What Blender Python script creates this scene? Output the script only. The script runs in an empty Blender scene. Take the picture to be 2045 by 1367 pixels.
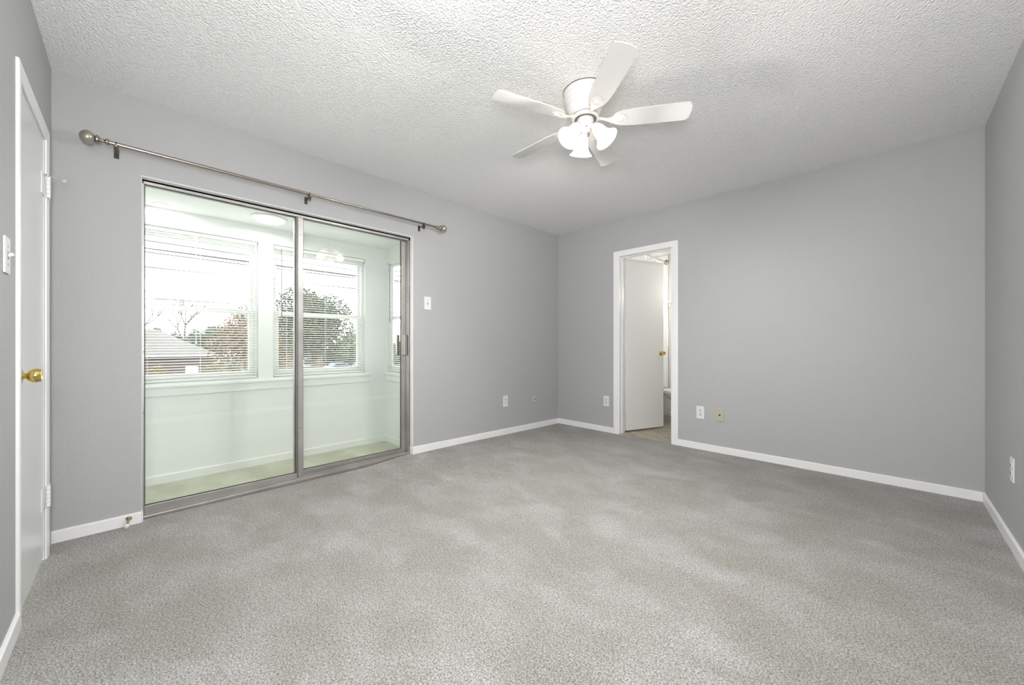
import bpy, bmesh, math, random
from mathutils import Vector, Matrix, Euler
random.seed(7)
S = bpy.context.scene
COL = S.collection
PI = math.pi
# ------------------------------------------------------------------ camera
W_IMG = 2045.0
FOC = 754.9
cd = bpy.data.cameras.new('camera'); cam = bpy.data.objects.new('camera', cd); COL.objects.link(cam)
cd.sensor_fit = 'HORIZONTAL'; cd.sensor_width = 36.0; cd.lens = 36.0 * FOC / W_IMG
cd.shift_y = 3.2 / W_IMG
cd.clip_start = 0.02; cd.clip_end = 500
cam.location = (3.0556, 0.2976, 1.0259)
cam.rotation_euler = (PI / 2, 0, 0.7843)
S.camera = cam
# ------------------------------------------------------------------ view, world
S.view_settings.view_transform = 'Standard'
S.view_settings.look = 'None'
S.view_settings.gamma = 1.0
S.view_settings.use_curve_mapping = False
S.view_settings.exposure = 0.15
world = bpy.data.worlds.new('overcast_sky'); S.world = world; world.use_nodes = True
wn = world.node_tree
bg = wn.nodes['Background']
tc = wn.nodes.new('ShaderNodeTexCoord'); ns = wn.nodes.new('ShaderNodeTexNoise'); ns.inputs['Scale'].default_value = 2.2
ns.inputs['Detail'].default_value = 3
rp = wn.nodes.new('ShaderNodeValToRGB')
rp.color_ramp.elements[0].position = 0.3; rp.color_ramp.elements[0].color = (0.90, 0.95, 1.0, 1)
rp.color_ramp.elements[1].position = 0.7; rp.color_ramp.elements[1].color = (1.0, 1.0, 1.0, 1)
wn.links.new(tc.outputs['Generated'], ns.inputs['Vector']); wn.links.new(ns.outputs['Fac'], rp.inputs['Fac'])
wn.links.new(rp.outputs['Color'], bg.inputs['Color'])
bg.inputs['Strength'].default_value = 4.7

def lamp(name, kind, loc, power, color=(1, 1, 1), size=0.1, rot=None, **kw):
    d = bpy.data.lights.new(name, kind); d.energy = power; d.color = color
    if kind == 'AREA':
        d.shape = 'DISK'; d.size = size
    else:
        d.shadow_soft_size = size
    for k, v in kw.items(): setattr(d, k, v)
    o = bpy.data.objects.new(name, d); COL.objects.link(o); o.location = loc
    if rot is not None: o.rotation_euler = rot
    return o
def aim(o, target):
    o.rotation_euler = (Vector(target) - o.location).to_track_quat('-Z', 'Y').to_euler()
flash = lamp('bounce_flash', 'AREA', (3.2, 0.18, 1.25), 40, (1, 0.985, 0.97), 0.5)
aim(flash, (1.2, 2.5, 2.35))
soft = lamp('added_soft_fill', 'AREA', (3.05, 0.25, 1.60), 15, (0.99, 0.99, 1.0), 0.5)  # second soft lamp added behind the camera to fill the left side
aim(soft, (0.5, 1.3, 0.8))
lamp('bathroom_fill_lamp', 'POINT', (1.42, 5.2, 1.72), 6, (1, 0.97, 0.92), 0.12)  # plain lamp added to brighten the bathroom, no fixture there
lamp('sunroom_can_light', 'AREA', (-.655, .441, 2.02), 3.2, (.97, 1, 1), .085)
for y_ in (.95, 1.65): lamp('sunroom_ceiling_fill', 'POINT', (-.45, y_, 1.84), .12, (1, 1, .96), .05)  # added lamps without fixtures that lift the sunroom ceiling
lamp('sunroom_disc_fill', 'AREA', (-.455, 1.067, 1.99), 5.0, (.98, 1, .97), .2)  # fill added under the unlit disc to brighten the sunroom
lamp('tub_side_fill_lamp', 'POINT', (0.38, 4.95, 1.6), 13, (1, 0.98, 0.95), 0.1)  # plain lamp added on the tub side so the curtain shows bright

# ------------------------------------------------------------------ materials
def nodes_of(m):
    m.use_nodes = True; nt = m.node_tree
    return nt, nt.nodes, nt.links, nt.nodes['Principled BSDF']
def mat(name, col, rough=0.5, metal=0.0, bump=None, var=None, spec=None, emit=None, coat=None):
    """bump=(scale, distance, detail, strength); var=(scale, amount) gentle colour variation"""
    m = bpy.data.materials.new(name); nt, N, L, b = nodes_of(m)
    b.inputs['Base Color'].default_value = (*col, 1); b.inputs['Roughness'].default_value = rough
    b.inputs['Metallic'].default_value = metal
    if spec is not None: b.inputs['Specular IOR Level'].default_value = spec
    if coat is not None: b.inputs['Coat Weight'].default_value = coat
    if emit: b.inputs['Emission Color'].default_value = (*emit[0], 1); b.inputs['Emission Strength'].default_value = emit[1]
    g = N.new('ShaderNodeNewGeometry')
    if var:
        n = N.new('ShaderNodeTexNoise'); n.inputs['Scale'].default_value = var[0]; n.inputs['Detail'].default_value = 4
        L.new(g.outputs['Position'], n.inputs['Vector'])
        r = N.new('ShaderNodeValToRGB'); a = var[1]
        r.color_ramp.elements[0].position = 0.3; r.color_ramp.elements[1].position = 0.7
        r.color_ramp.elements[0].color = (*[max(0, c * (1 - a)) for c in col], 1)
        r.color_ramp.elements[1].color = (*[min(1, c * (1 + a)) for c in col], 1)
        L.new(n.outputs['Fac'], r.inputs['Fac']); L.new(r.outputs['Color'], b.inputs['Base Color'])
    if bump:
        n = N.new('ShaderNodeTexNoise'); n.inputs['Scale'].default_value = bump[0]; n.inputs['Detail'].default_value = bump[2]
        L.new(g.outputs['Position'], n.inputs['Vector'])
        bu = N.new('ShaderNodeBump'); bu.inputs['Distance'].default_value = bump[1]; bu.inputs['Strength'].default_value = bump[3]
        L.new(n.outputs['Fac'], bu.inputs['Height']); L.new(bu.outputs['Normal'], b.inputs['Normal'])
    return m

M = {}
M['wall'] = mat('grey_wall_paint', (0.435, 0.44, 0.445), 0.62, bump=(85, 0.0035, 3, 0.55), var=(1.1, 0.012))
M['ceil'] = mat('textured_ceiling_paint', (0.88, 0.88, 0.876), 0.55, bump=(112, 0.011, 1.5, 0.9))
M['trim'] = mat('white_semi_gloss_trim', (0.86, 0.86, 0.865), 0.34, bump=(30, 0.001, 2, 0.15))
M['door'] = mat('white_door_enamel', (0.79, 0.79, 0.785), 0.27, bump=(9, 0.002, 2, 0.12))
M['door_satin'] = mat('white_satin_door_enamel', (0.80, 0.80, 0.785), 0.42, bump=(9, 0.002, 2, 0.12))
M['sunwall'] = mat('white_sunroom_paint', (0.76, 0.775, 0.765), 0.6, bump=(70, 0.002, 2, 0.3))
M['sunceil'] = mat('white_sunroom_ceiling_paint', (0.88, 0.89, 0.87), 0.6)
M['vinyl'] = mat('white_vinyl', (0.86, 0.87, 0.86), 0.35)
M['alu'] = mat('brushed_aluminium', (0.47, 0.455, 0.44), 0.42, 0.75, var=(6, 0.12), bump=(40, 0.0006, 4, 0.2))
M['alu_dark'] = mat('dark_weatherstrip', (0.06, 0.055, 0.05), 0.7)
M['chrome'] = mat('polished_chrome', (0.75, 0.74, 0.72), 0.14, 1.0)
M['pull'] = mat('brushed_pull_metal', (0.40, 0.39, 0.375), 0.36, 0.85)
M['nickel'] = mat('satin_nickel', (0.42, 0.37, 0.32), 0.24, 1.0)
M['finial'] = mat('champagne_finial', (0.45, 0.43, 0.36), 0.3, 0.75, var=(30, 0.12))
M['bronze'] = mat('dark_bronze_bracket', (0.10, 0.085, 0.065), 0.35, 0.8)
M['brass'] = mat('polished_brass', (0.75, 0.56, 0.20), 0.13, 1.0)
M['plastic'] = mat('white_plastic_plate', (0.78, 0.78, 0.775), 0.35)
M['beige'] = mat('almond_plastic_plate', (0.50, 0.46, 0.36), 0.4)
M['slot'] = mat('dark_slot', (0.05, 0.05, 0.05), 0.8)
M['greyslot'] = mat('grey_slot', (0.22, 0.22, 0.22), 0.7)
M['fan'] = mat('white_fan_enamel', (0.74, 0.735, 0.73), 0.3)
M['blade'] = mat('white_fan_blade', (0.66, 0.655, 0.65), 0.45)
M['fan_dark'] = mat('fan_gap', (0.16, 0.155, 0.15), 0.7)
M['ceramic'] = mat('white_ceramic', (0.82, 0.82, 0.82), 0.1, coat=0.5)
M['bathwall'] = mat('cream_bathroom_paint', (0.70, 0.69, 0.65), 0.55)
M['bathceil'] = mat('bathroom_ceiling_paint', (0.78, 0.78, 0.77), 0.6)
M['slat'] = mat('white_blind_slat', (0.80, 0.80, 0.77), 0.4)
M['wand'] = mat('clear_grey_wand', (0.16, 0.165, 0.165), 0.3)
M['old_brass'] = mat('dull_brass', (0.42, 0.36, 0.22), 0.28, 1.0)
M['rubber'] = mat('white_rubber', (0.80, 0.79, 0.77), 0.5)

def carpet(name, dark, light):
    m = bpy.data.materials.new(name); nt, N, L, b = nodes_of(m)
    b.inputs['Roughness'].default_value = 0.95; b.inputs['Specular IOR Level'].default_value = 0.1
    b.inputs['Sheen Weight'].default_value = 0.15
    g = N.new('ShaderNodeNewGeometry')
    def noise(sc, det=2, dist=0.0, vec=None):
        n = N.new('ShaderNodeTexNoise'); n.inputs['Scale'].default_value = sc; n.inputs['Detail'].default_value = det
        n.inputs['Distortion'].default_value = dist
        L.new(vec or g.outputs['Position'], n.inputs['Vector']); return n.outputs['Fac']
    def ramp(f, p0, p1, c0, c1):
        r = N.new('ShaderNodeValToRGB'); r.color_ramp.elements[0].position = p0; r.color_ramp.elements[1].position = p1
        r.color_ramp.elements[0].color = (*c0, 1); r.color_ramp.elements[1].color = (*c1, 1)
        L.new(f, r.inputs['Fac']); return r.outputs['Color']
    fine = noise(185, 2.5, 0.6)
    col = ramp(fine, 0.36, 0.66, dark, light)
    # brushed nap: large soft patches where the pile leans the other way
    mp = N.new('ShaderNodeMapping'); mp.inputs['Rotation'].default_value = (0, 0, 0.5); mp.inputs['Scale'].default_value = (1.0, 1.35, 1)
    L.new(g.outputs['Position'], mp.inputs['Vector'])
    nap = noise(3.3, 8, 0.35, mp.outputs['Vector'])
    k = ramp(nap, 0.40, 0.66, (0.93, 0.925, 0.895), (1.10, 1.10, 1.115))
    mx = N.new('ShaderNodeMixRGB'); mx.blend_type = 'MULTIPLY'; mx.inputs['Fac'].default_value = 1.0
    L.new(col, mx.inputs['Color1']); L.new(k, mx.inputs['Color2'])
    mp2 = N.new('ShaderNodeMapping'); mp2.inputs['Rotation'].default_value = (0, 0, -0.9); mp2.inputs['Scale'].default_value = (1.0, 1.5, 1); mp2.inputs['Location'].default_value = (4.2, 1.7, 0)
    L.new(g.outputs['Position'], mp2.inputs['Vector'])
    k2 = ramp(noise(1.9, 9, 0.3, mp2.outputs['Vector']), 0.52, 0.60, (0.975, 0.97, 0.955), (1.09, 1.09, 1.11))
    mx2 = N.new('ShaderNodeMixRGB'); mx2.blend_type = 'MULTIPLY'; mx2.inputs['Fac'].default_value = 1.0
    L.new(mx.outputs['Color'], mx2.inputs['Color1']); L.new(k2, mx2.inputs['Color2'])
    L.new(mx2.outputs['Color'], b.inputs['Base Color'])
    h2 = noise(110, 3, 1.2)
    ad = N.new('ShaderNodeMath'); ad.operation = 'ADD'; L.new(fine, ad.inputs[0]); L.new(h2, ad.inputs[1])
    bu = N.new('ShaderNodeBump'); bu.inputs['Distance'].default_value = 0.012; bu.inputs['Strength'].default_value = 0.85
    L.new(ad.outputs[0], bu.inputs['Height']); L.new(bu.outputs['Normal'], b.inputs['Normal'])
    return m
M['carpet'] = carpet('grey_cut_pile_carpet', (0.225, 0.221, 0.206), (0.61, 0.60, 0.575))
M['carpet2'] = carpet('sunroom_carpet', (0.52, 0.53, 0.41), (0.74, 0.75, 0.62))

def glass(name, tint, refl_r=0.0, strength=1.0):
    m = bpy.data.materials.new(name); m.use_nodes = True; nt = m.node_tree; N = nt.nodes; L = nt.links
    N.remove(N['Principled BSDF']); out = N['Material Output']
    t = N.new('ShaderNodeBsdfTransparent'); t.inputs['Color'].default_value = (*tint, 1)
    gl = N.new('ShaderNodeBsdfGlossy'); gl.inputs['Roughness'].default_value = refl_r
    gl.inputs['Color'].default_value = (1, 1, 1, 1)
    fr = N.new('ShaderNodeFresnel'); ge = N.new('ShaderNodeNewGeometry'); mr = N.new('ShaderNodeMapRange')
    mr.inputs['To Min'].default_value = 1.5; mr.inputs['To Max'].default_value = 1 / 1.5   # thin pane: same reflectance on entry and exit
    L.new(ge.outputs['Backfacing'], mr.inputs['Value']); L.new(mr.outputs['Result'], fr.inputs['IOR'])
    mu = N.new('ShaderNodeMath'); mu.operation = 'MULTIPLY'; mu.inputs[1].default_value = strength
    L.new(fr.outputs[0], mu.inputs[0])
    mx = N.new('ShaderNodeMixShader'); L.new(mu.outputs[0], mx.inputs[0]); L.new(t.outputs[0], mx.inputs[1]); L.new(gl.outputs[0], mx.inputs[2])
    L.new(mx.outputs[0], out.inputs['Surface'])
    return m
M['glass'] = glass('greenish_door_glass', (0.975, 0.992, 0.975))
M['pane'] = glass('clear_window_glass', (0.985, 0.99, 0.988))

def curtain_mat():
    m = bpy.data.materials.new('white_shower_curtain'); m.use_nodes = True; nt = m.node_tree; N = nt.nodes; L = nt.links
    N.remove(N['Principled BSDF']); d = N.new('ShaderNodeBsdfDiffuse'); d.inputs['Color'].default_value = (.85, .85, .83, 1)
    t = N.new('ShaderNodeBsdfTranslucent'); t.inputs['Color'].default_value = (.85, .85, .83, 1); mx = N.new('ShaderNodeMixShader'); mx.inputs[0].default_value = .45
    L.new(d.outputs[0], mx.inputs[1]); L.new(t.outputs[0], mx.inputs[2]); L.new(mx.outputs[0], N['Material Output'].inputs['Surface']); return m
M['curtain'] = curtain_mat()
def shade_mat():
    m = bpy.data.materials.new('frosted_lit_glass'); m.use_nodes = True; nt = m.node_tree; N = nt.nodes; L = nt.links
    N.remove(N['Principled BSDF']); out = N['Material Output']
    d = N.new('ShaderNodeBsdfDiffuse'); d.inputs['Color'].default_value = (0.75, 0.73, 0.70, 1)
    t = N.new('ShaderNodeBsdfTranslucent'); t.inputs['Color'].default_value = (0.85, 0.82, 0.78, 1)
    e = N.new('ShaderNodeEmission'); e.inputs['Color'].default_value = (1, 0.90, 0.74, 1); e.inputs['Strength'].default_value = 0.55
    m1 = N.new('ShaderNodeMixShader'); m1.inputs[0].default_value = 0.6
    a = N.new('ShaderNodeAddShader')
    L.new(d.outputs[0], m1.inputs[1]); L.new(t.outputs[0], m1.inputs[2]); L.new(m1.outputs[0], a.inputs[0]); L.new(e.outputs[0], a.inputs[1])
    L.new(a.outputs[0], out.inputs['Surface']); return m
M['shade'] = shade_mat()
M['bulb'] = mat('glowing_bulb', (0.9, 0.9, 0.85), 0.4, emit=((1, 0.90, 0.72), 8.0))
M['can_lit'] = mat('lit_can_lens', (0.9, 0.9, 0.9), 0.4, emit=((1, 0.98, 0.95), 3.5))
M['dome'] = mat('pale_glowing_dome_glass', (0.86, 0.88, 0.84), 0.3, emit=((1, 1, .96), .45))  # faint glow put in so the dome shows paler than the ceiling

# ------------------------------------------------------------------ mesh helpers
class MB:
    def __init__(s): s.bm = bmesh.new()
    def _tag(s, verts, rot, piv):
        if rot is not None:
            bmesh.ops.rotate(s.bm, verts=verts, cent=piv, matrix=rot)
    def box(s, x0, x1, y0, y1, z0, z1, bev=0.0, seg=2, rot=None, piv=None):
        r = bmesh.ops.create_cube(s.bm, size=1.0); v = r['verts']
        sx, sy, sz = x1 - x0, y1 - y0, z1 - z0
        for q in v: q.co = Vector((x0 + (q.co.x + .5) * sx, y0 + (q.co.y + .5) * sy, z0 + (q.co.z + .5) * sz))
        if bev > 0:
            es = list({e for q in v for e in q.link_edges})
            r = bmesh.ops.bevel(s.bm, geom=es, offset=bev, segments=seg, affect='EDGES', profile=0.5)
            v = list({q for f in r['faces'] for q in f.verts} | set(q for q in v if q.is_valid))
        if rot is not None: s._tag(v, rot, piv or Vector(((x0 + x1) / 2, (y0 + y1) / 2, (z0 + z1) / 2)))
        return s
    def lathe(s, prof, mtx, n=32, closed=False):
        """prof: list of (r, h) along local +Z"""
        rings = []
        for r, h in prof:
            if r < 1e-6: rings.append([s.bm.verts.new(mtx @ Vector((0, 0, h)))])
            else: rings.append([s.bm.verts.new(mtx @ Vector((r * math.cos(2 * PI * i / n), r * math.sin(2 * PI * i / n), h))) for i in range(n)])
        for a, b in zip(rings, rings[1:]):
            for i in range(n):
                j = (i + 1) % n
                if len(a) == 1 and len(b) == 1: break
                if len(a) == 1: f = [a[0], b[j], b[i]]
                elif len(b) == 1: f = [a[i], a[j], b[0]]
                else: f = [a[i], a[j], b[j], b[i]]
                s.bm.faces.new(f)
        return s
    def tube(s, pts, r, n=12, cap=True):
        pts = [Vector(p) for p in pts]; rr = r if isinstance(r, (list, tuple)) else [r] * len(pts)
        rings = []; up = None
        for i, p in enumerate(pts):
            d = (pts[min(i + 1, len(pts) - 1)] - pts[max(i - 1, 0)]).normalized()
            if up is None:
                up = Vector((0, 0, 1)) if abs(d.z) < .95 else Vector((1, 0, 0))
            a = d.cross(up).normalized(); b = a.cross(d).normalized(); up = b
            rings.append([s.bm.verts.new(p + (a * math.cos(2 * PI * k / n) + b * math.sin(2 * PI * k / n)) * rr[i]) for k in range(n)])
        for A, B in zip(rings, rings[1:]):
            for i in range(n):
                j = (i + 1) % n; s.bm.faces.new([A[i], A[j], B[j], B[i]])
        if cap:
            s.bm.faces.new(rings[0][::-1]); s.bm.faces.new(rings[-1])
        return s
    def poly(s, pts, thick):
        """prism from outline pts (Vectors) extruded by vector thick"""
        a = [s.bm.verts.new(Vector(p)) for p in pts]; b = [s.bm.verts.new(Vector(p) + Vector(thick)) for p in pts]
        s.bm.faces.new(a[::-1]); s.bm.faces.new(b)
        n = len(a)
        for i in range(n):
            j = (i + 1) % n; s.bm.faces.new([a[i], a[j], b[j], b[i]])
        return s
    def ext(s, prof, fn, t0, t1):
        """extrude closed 2D profile; fn(u,v,t)->point"""
        a = [s.bm.verts.new(Vector(fn(u, v, t0))) for u, v in prof]; b = [s.bm.verts.new(Vector(fn(u, v, t1))) for u, v in prof]
        s.bm.faces.new(a[::-1]); s.bm.faces.new(b); n = len(a)
        for i in range(n):
            j = (i + 1) % n; s.bm.faces.new([a[i], a[j], b[j], b[i]])
        return s

def axis_m(loc, direction):
    d = Vector(direction).normalized()
    return Matrix.Translation(loc) @ d.to_track_quat('Z', 'Y').to_matrix().to_4x4()
def world_loc(o):
    v = Vector((0, 0, 0))
    while o: v += o.location; o = o.parent
    return v
def build(name, mb, material, parent=None, smooth=False, props=None, base=None, label=None):
    bm = mb.bm
    bmesh.ops.recalc_face_normals(bm, faces=bm.faces[:])
    off = world_loc(parent) if parent else Vector((0, 0, 0))
    own = Vector(base) - off if base is not None else Vector((0, 0, 0))
    bmesh.ops.translate(bm, verts=bm.verts[:], vec=-(off + own))
    me = bpy.data.meshes.new(name); bm.to_mesh(me); bm.free()
    if smooth:
        me.shade_smooth()
        try: me.set_sharp_from_angle(angle=math.radians(38))
        except Exception: pass
    me.materials.append(material)
    o = bpy.data.objects.new(name, me); COL.objects.link(o); o.location = own
    if parent: o.parent = parent
    if label: o['label'] = label
    for k, v in (props or {}).items(): o[k] = v
    return o
def thing(name, loc, label=None, cat=None, group=None, kind=None):
    o = bpy.data.objects.new(name, None); COL.objects.link(o); o.location = loc; o.empty_display_size = 0.05
    if label: o['label'] = label
    if cat: o['category'] = cat
    if group: o['group'] = group
    if kind: o['kind'] = kind
    return o
def tag(o, label, cat, group=None, kind=None):
    o['label'] = label; o['category'] = cat
    if group: o['group'] = group
    if kind: o['kind'] = kind
    return o
ST = {'kind': 'structure'}
def struct(name, mb, m, label, cat, **k):
    return build(name, mb, m, props={'kind': 'structure', 'label': label, 'category': cat}, **k)
def copy_tree(o, parent=None):
    c = o.copy(); COL.objects.link(c); c.parent = parent
    for ch in list(o.children): copy_tree(ch, c)
    return c

RW, RL, H = 3.497, 4.2115, 2.44      # room width (x), length (y), height
OY0, OY1, OZ = 0.332, 2.09, 2.0      # sliding door opening
SX = -0.745                          # sunroom outer wall inner face
SH = 2.03                            # sunroom ceiling
SY1 = 2.202                          # sunroom side wall
BY = RL + 0.12                       # bathroom side of back wall
# ------------------------------------------------------------------ floor (carpet with a little rise beside the slider)
def sm(t): t = max(0, min(1, t)); return t * t * (3 - 2 * t)
def rise(x, y):
    a = sm((y - 1.6) / 0.5) * (1 - sm((y - 2.09) / 2.2) * 1.0)
    return 0.030 * a * (1 - sm(x / 0.9))
mb = MB(); nx, ny = 60, 72
xs = [-0.03 + (RW + 0.05) * i / nx for i in range(nx + 1)]; ys = [-0.02 + (RL + 0.035) * j / ny for j in range(ny + 1)]
g = [[mb.bm.verts.new((x, y, rise(x, y))) for y in ys] for x in xs]
for i in range(nx):
    for j in range(ny): mb.bm.faces.new([g[i][j], g[i + 1][j], g[i + 1][j + 1], g[i][j + 1]])
fl = struct('floor', mb, M['carpet'], 'grey cut pile carpet covering the bedroom floor', 'floor', smooth=True)
mb = MB().box(SX - 0.02, -0.135, -0.3, SY1 + .02, -0.05, 0.0)
struct('floor', mb, M['carpet2'], 'carpet strip on the sunroom floor behind the sliding glass door', 'floor')
# slab under everything
mb = MB().box(SX - .1, RW + .15, -0.3, RL + .05, -0.25, -0.051)
struct('trim_9', mb, M['trim'], 'slab edge under the bedroom floor', 'floor slab')
# ceiling
struct('ceiling', MB().box(-0.14, RW + 0.12, -0.12, RL + 0.12, H, H + 0.1), M['ceil'], 'white textured bedroom ceiling', 'ceiling')
struct('ceiling', MB().box(SX - .13, -0.14, -0.35, SY1 + .12, SH, SH + 0.08), M['sunceil'], 'smooth white sunroom ceiling behind the glass', 'ceiling')
# walls
mb = MB()
mb.box(-0.14, 0, -0.12, OY0, -0.05, H); mb.box(-0.14, 0, OY1, RL + .12, -0.05, H); mb.box(-0.14, 0, OY0, OY1, OZ, H)
struct('wall_left', mb, M['wall'], 'grey painted wall holding the sliding glass door', 'wall')
DX0, DX1, DZ = 0.868, 1.478, 2.035   # bathroom door opening
mb = MB(); mb.box(0, DX0, RL, BY, -0.05, H); mb.box(DX1, RW + .12, RL, BY, -0.05, H); mb.box(DX0, DX1, RL, BY, DZ, H)
struct('wall_back', mb, M['wall'], 'grey painted wall holding the open bathroom door', 'wall')
struct('wall_right', MB().box(RW, RW + 0.12, -0.12, RL, -0.05, H), M['wall'], 'grey painted wall at the right edge', 'wall')
CX0, CX1, CZ = 0.205, 0.785, 2.0     # closet door opening in near wall
mb = MB(); mb.box(0, CX0, -0.12, 0, -0.05, H); mb.box(CX1, RW, -0.12, 0, -0.05, H); mb.box(CX0, CX1, -0.12, 0, CZ, H)
struct('wall_near', mb, M['wall'], 'grey painted wall at the left edge around the closed white door', 'wall')

# baseboards
def bprof(h=0.062, t=0.012, r=0.006, lo=-0.02):
    p = [(0, lo), (t, lo), (t, h - r)]
    for k in range(1, 5):
        a = k / 4 * PI / 2; p.append((t - r + r * math.cos(a), h - r + r * math.sin(a)))
    p.append((0, h)); return p
BB = bprof()
mb = MB().ext(BB, lambda u, v, t: (u, t, v), 0.0, OY0 - 0.001)
mb.ext([(a, b) for a, b in bprof()], lambda u, v, t: (-t, OY0 + u * .5, v), 0.0, 0.03)
struct('baseboard_left', mb, M['trim'], 'white baseboard from the closet door to the sliding door', 'baseboard')
mb = MB()
A = [mb.bm.verts.new((u, OY1 - .002, v + (0.034 if v > 0 else 0))) for u, v in BB]
B = [mb.bm.verts.new((u, RL, v)) for u, v in BB]
mb.bm.faces.new(A[::-1]); mb.bm.faces.new(B)
for i in range(len(A)):
    j = (i + 1) % len(A); mb.bm.faces.new([A[i], A[j], B[j], B[i]])
mb.ext([(a, b + .034 if b > 0 else b) for a, b in BB], lambda u, v, t: (-t, OY1 - u * .6, v), -0.010, 0.045)
struct('baseboard_left', mb, M['trim'], 'white baseboard from the sliding door to the far corner', 'baseboard')
struct('baseboard_back', MB().ext(BB, lambda u, v, t: (t, RL - u, v), 0.0, 0.81), M['trim'], 'white baseboard between far corner and bathroom door', 'baseboard')
struct('baseboard_back', MB().ext(BB, lambda u, v, t: (t, RL - u, v), 1.535, RW), M['trim'], 'long white baseboard right of the bathroom door', 'baseboard')
struct('baseboard_right', MB().ext(BB, lambda u, v, t: (RW - u, t, v), 0.0, RL), M['trim'], 'white baseboard along the right wall', 'baseboard')
struct('baseboard_near', MB().ext(BB, lambda u, v, t: (t, u, v), CX1 + .055, RW), M['trim'], 'white baseboard below the light switch by the closet door', 'baseboard')

# ------------------------------------------------------------------ casings
def cprof(w, t):
    """casing profile across width w (u) and out of the wall (v): thicker at the outer edge"""
    return [(0, 0), (0, t * .55), (w * .12, t * .75), (w * .45, t * .82), (w * .6, t), (w * .9, t), (w, t * .8), (w, 0)]
CW, CT = 0.060, 0.014
mb = MB()
pf = cprof(CW, CT)
def mitre(fn_uv, corners):
    """sweep profile along inner-opening corners with mitres; corners list of (pos2d, outward dir2d)"""
    rings = [[mb.bm.verts.new(Vector(fn_uv(p[0] + d[0] * u, p[1] + d[1] * u, v))) for u, v in pf] for p, d in corners]
    for A, B in zip(rings, rings[1:]):
        for i in range(len(A)):
            j = (i + 1) % len(A); mb.bm.faces.new([A[i], A[j], B[j], B[i]])
    mb.bm.faces.new(rings[0][::-1]); mb.bm.faces.new(rings[-1])
mitre(lambda a, b, v: (a, RL - v, b), [((DX0, -.02), (-1, 0)), ((DX0, DZ - .012), (-1, 1)), ((DX1, DZ - .012), (1, 1)), ((DX1, -.02), (1, 0))])
struct('trim_1', mb, M['trim'], 'white moulded casing around the bathroom doorway', 'door casing')
mb = MB()   # jamb + stop
mb.box(DX0 - .001, DX0 + .012, RL - .002, BY + .002, -.02, DZ); mb.box(DX1 - .012, DX1 + .001, RL - .002, BY + .002, -.02, DZ); mb.box(DX0, DX1, RL - .002, BY + .002, DZ - .013, DZ + .001)
mb.box(DX0 + .012, DX0 + .022, RL + .045, RL + .082, -.02, DZ - .013, .002); mb.box(DX1 - .022, DX1 - .012, RL + .045, RL + .082, -.02, DZ - .013, .002)
mb.box(DX0 + .012, DX1 - .012, RL + .045, RL + .082, DZ - .023, DZ - .013)
struct('trim_2', mb, M['trim'], 'white jamb lining inside the bathroom doorway', 'door jamb')
mb = MB(); CW2, CT2 = 0.056, 0.010
pf = cprof(CW2, CT2)
mitre(lambda a, b, v: (a, v, b), [((CX1, -.02), (1, 0)), ((CX1, CZ), (1, 1)), ((CX0, CZ), (-1, 1)), ((CX0, -.02), (-1, 0))])
struct('trim_3', mb, M['trim'], 'white casing around the closed door at the left edge', 'door casing')
mb = MB(); mb.box(CX0 - .001, CX0 + .004, -.11, -.002, -.02, CZ); mb.box(CX1 - .004, CX1 + .001, -.11, -.002, -.02, CZ); mb.box(CX0, CX1, -.11, -.002, CZ - .004, CZ + .001)
struct('trim_4', mb, M['trim'], 'white jamb lining of the closed door', 'door jamb')
# painted drywall return of the slider opening
mb = MB(); mb.box(-.046, -.0005, OY1 - .004, OY1 + .001, .0, OZ, .0015); mb.box(-.046, -.0005, OY0, OY1, OZ - .004, OZ + .001, .0015); mb.box(-.046, -.0005, OY0 - .001, OY0 + .002, 0, OZ)
struct('trim_5', mb, M['trim'], 'white painted return around the sliding door opening', 'door reveal')

# ------------------------------------------------------------------ closet door (near wall)
def knob_set(parent, base, n, mat_, scale=1.0, name='knob', rose='rose', length=0.056):
    """round tulip door knob on axis n"""
    m = axis_m(base, n); s = scale
    o = build(rose, MB().lathe([(0, 0), (.033 * s, 0), (.0335 * s, .003), (.030 * s, .006), (.022 * s, .0085), (.013 * s, .010), (0, .010)], m, 36), mat_, parent, True)
    L_ = length
    k = build(name, MB().lathe([(0, .006), (.0125 * s, .006), (.0115 * s, L_ * .28), (.0125 * s, L_ * .36), (.019 * s, L_ * .43), (.0235 * s, L_ * .52), (.0255 * s, L_ * .64), (.0255 * s, L_ * .78), (.0235 * s, L_ * .92), (.0215 * s, L_), (.018 * s, L_ + .001), (.012 * s, L_ - .002), (.0, L_ - .002)], m, 36), mat_, parent, True)
    return k
d1 = thing('door_1', (0.5, -.02, 0), 'closed flat white door with brass knob at the left edge', 'door', kind='structure')
leaf = build('door_leaf', MB().box(CX0 + .006, CX1 - .006, -.040, -.004, .012, CZ - .006, .002), M['door'], d1)
knob_set(d1, (.755, -.004, .906), (0, 1, 0), M['brass'], 1.02, 'door_knob', 'knob_rose', .054)
def hinge(z, parent):
    mb = MB(); mb.box(.212, .290, -.0035, .0005, z - .05, z + .05, .0006); mb.box(.160, .205, .0095, .0130, z - .05, z + .05, .0006)
    h = build('hinge', mb, M['trim'], parent)
    kn = MB()
    for i in range(5):
        a = z - .05 + i * .02 + .0006
        kn.lathe([(0, 0), (.0078, 0), (.0078, .0188), (0, .0188)], Matrix.Translation((.207, .0105, a)), 16)
    build('hinge_knuckle', kn, M['trim'], h, True)
    return h
ht = hinge(1.775, d1); hinge(.300, d1)
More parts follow.
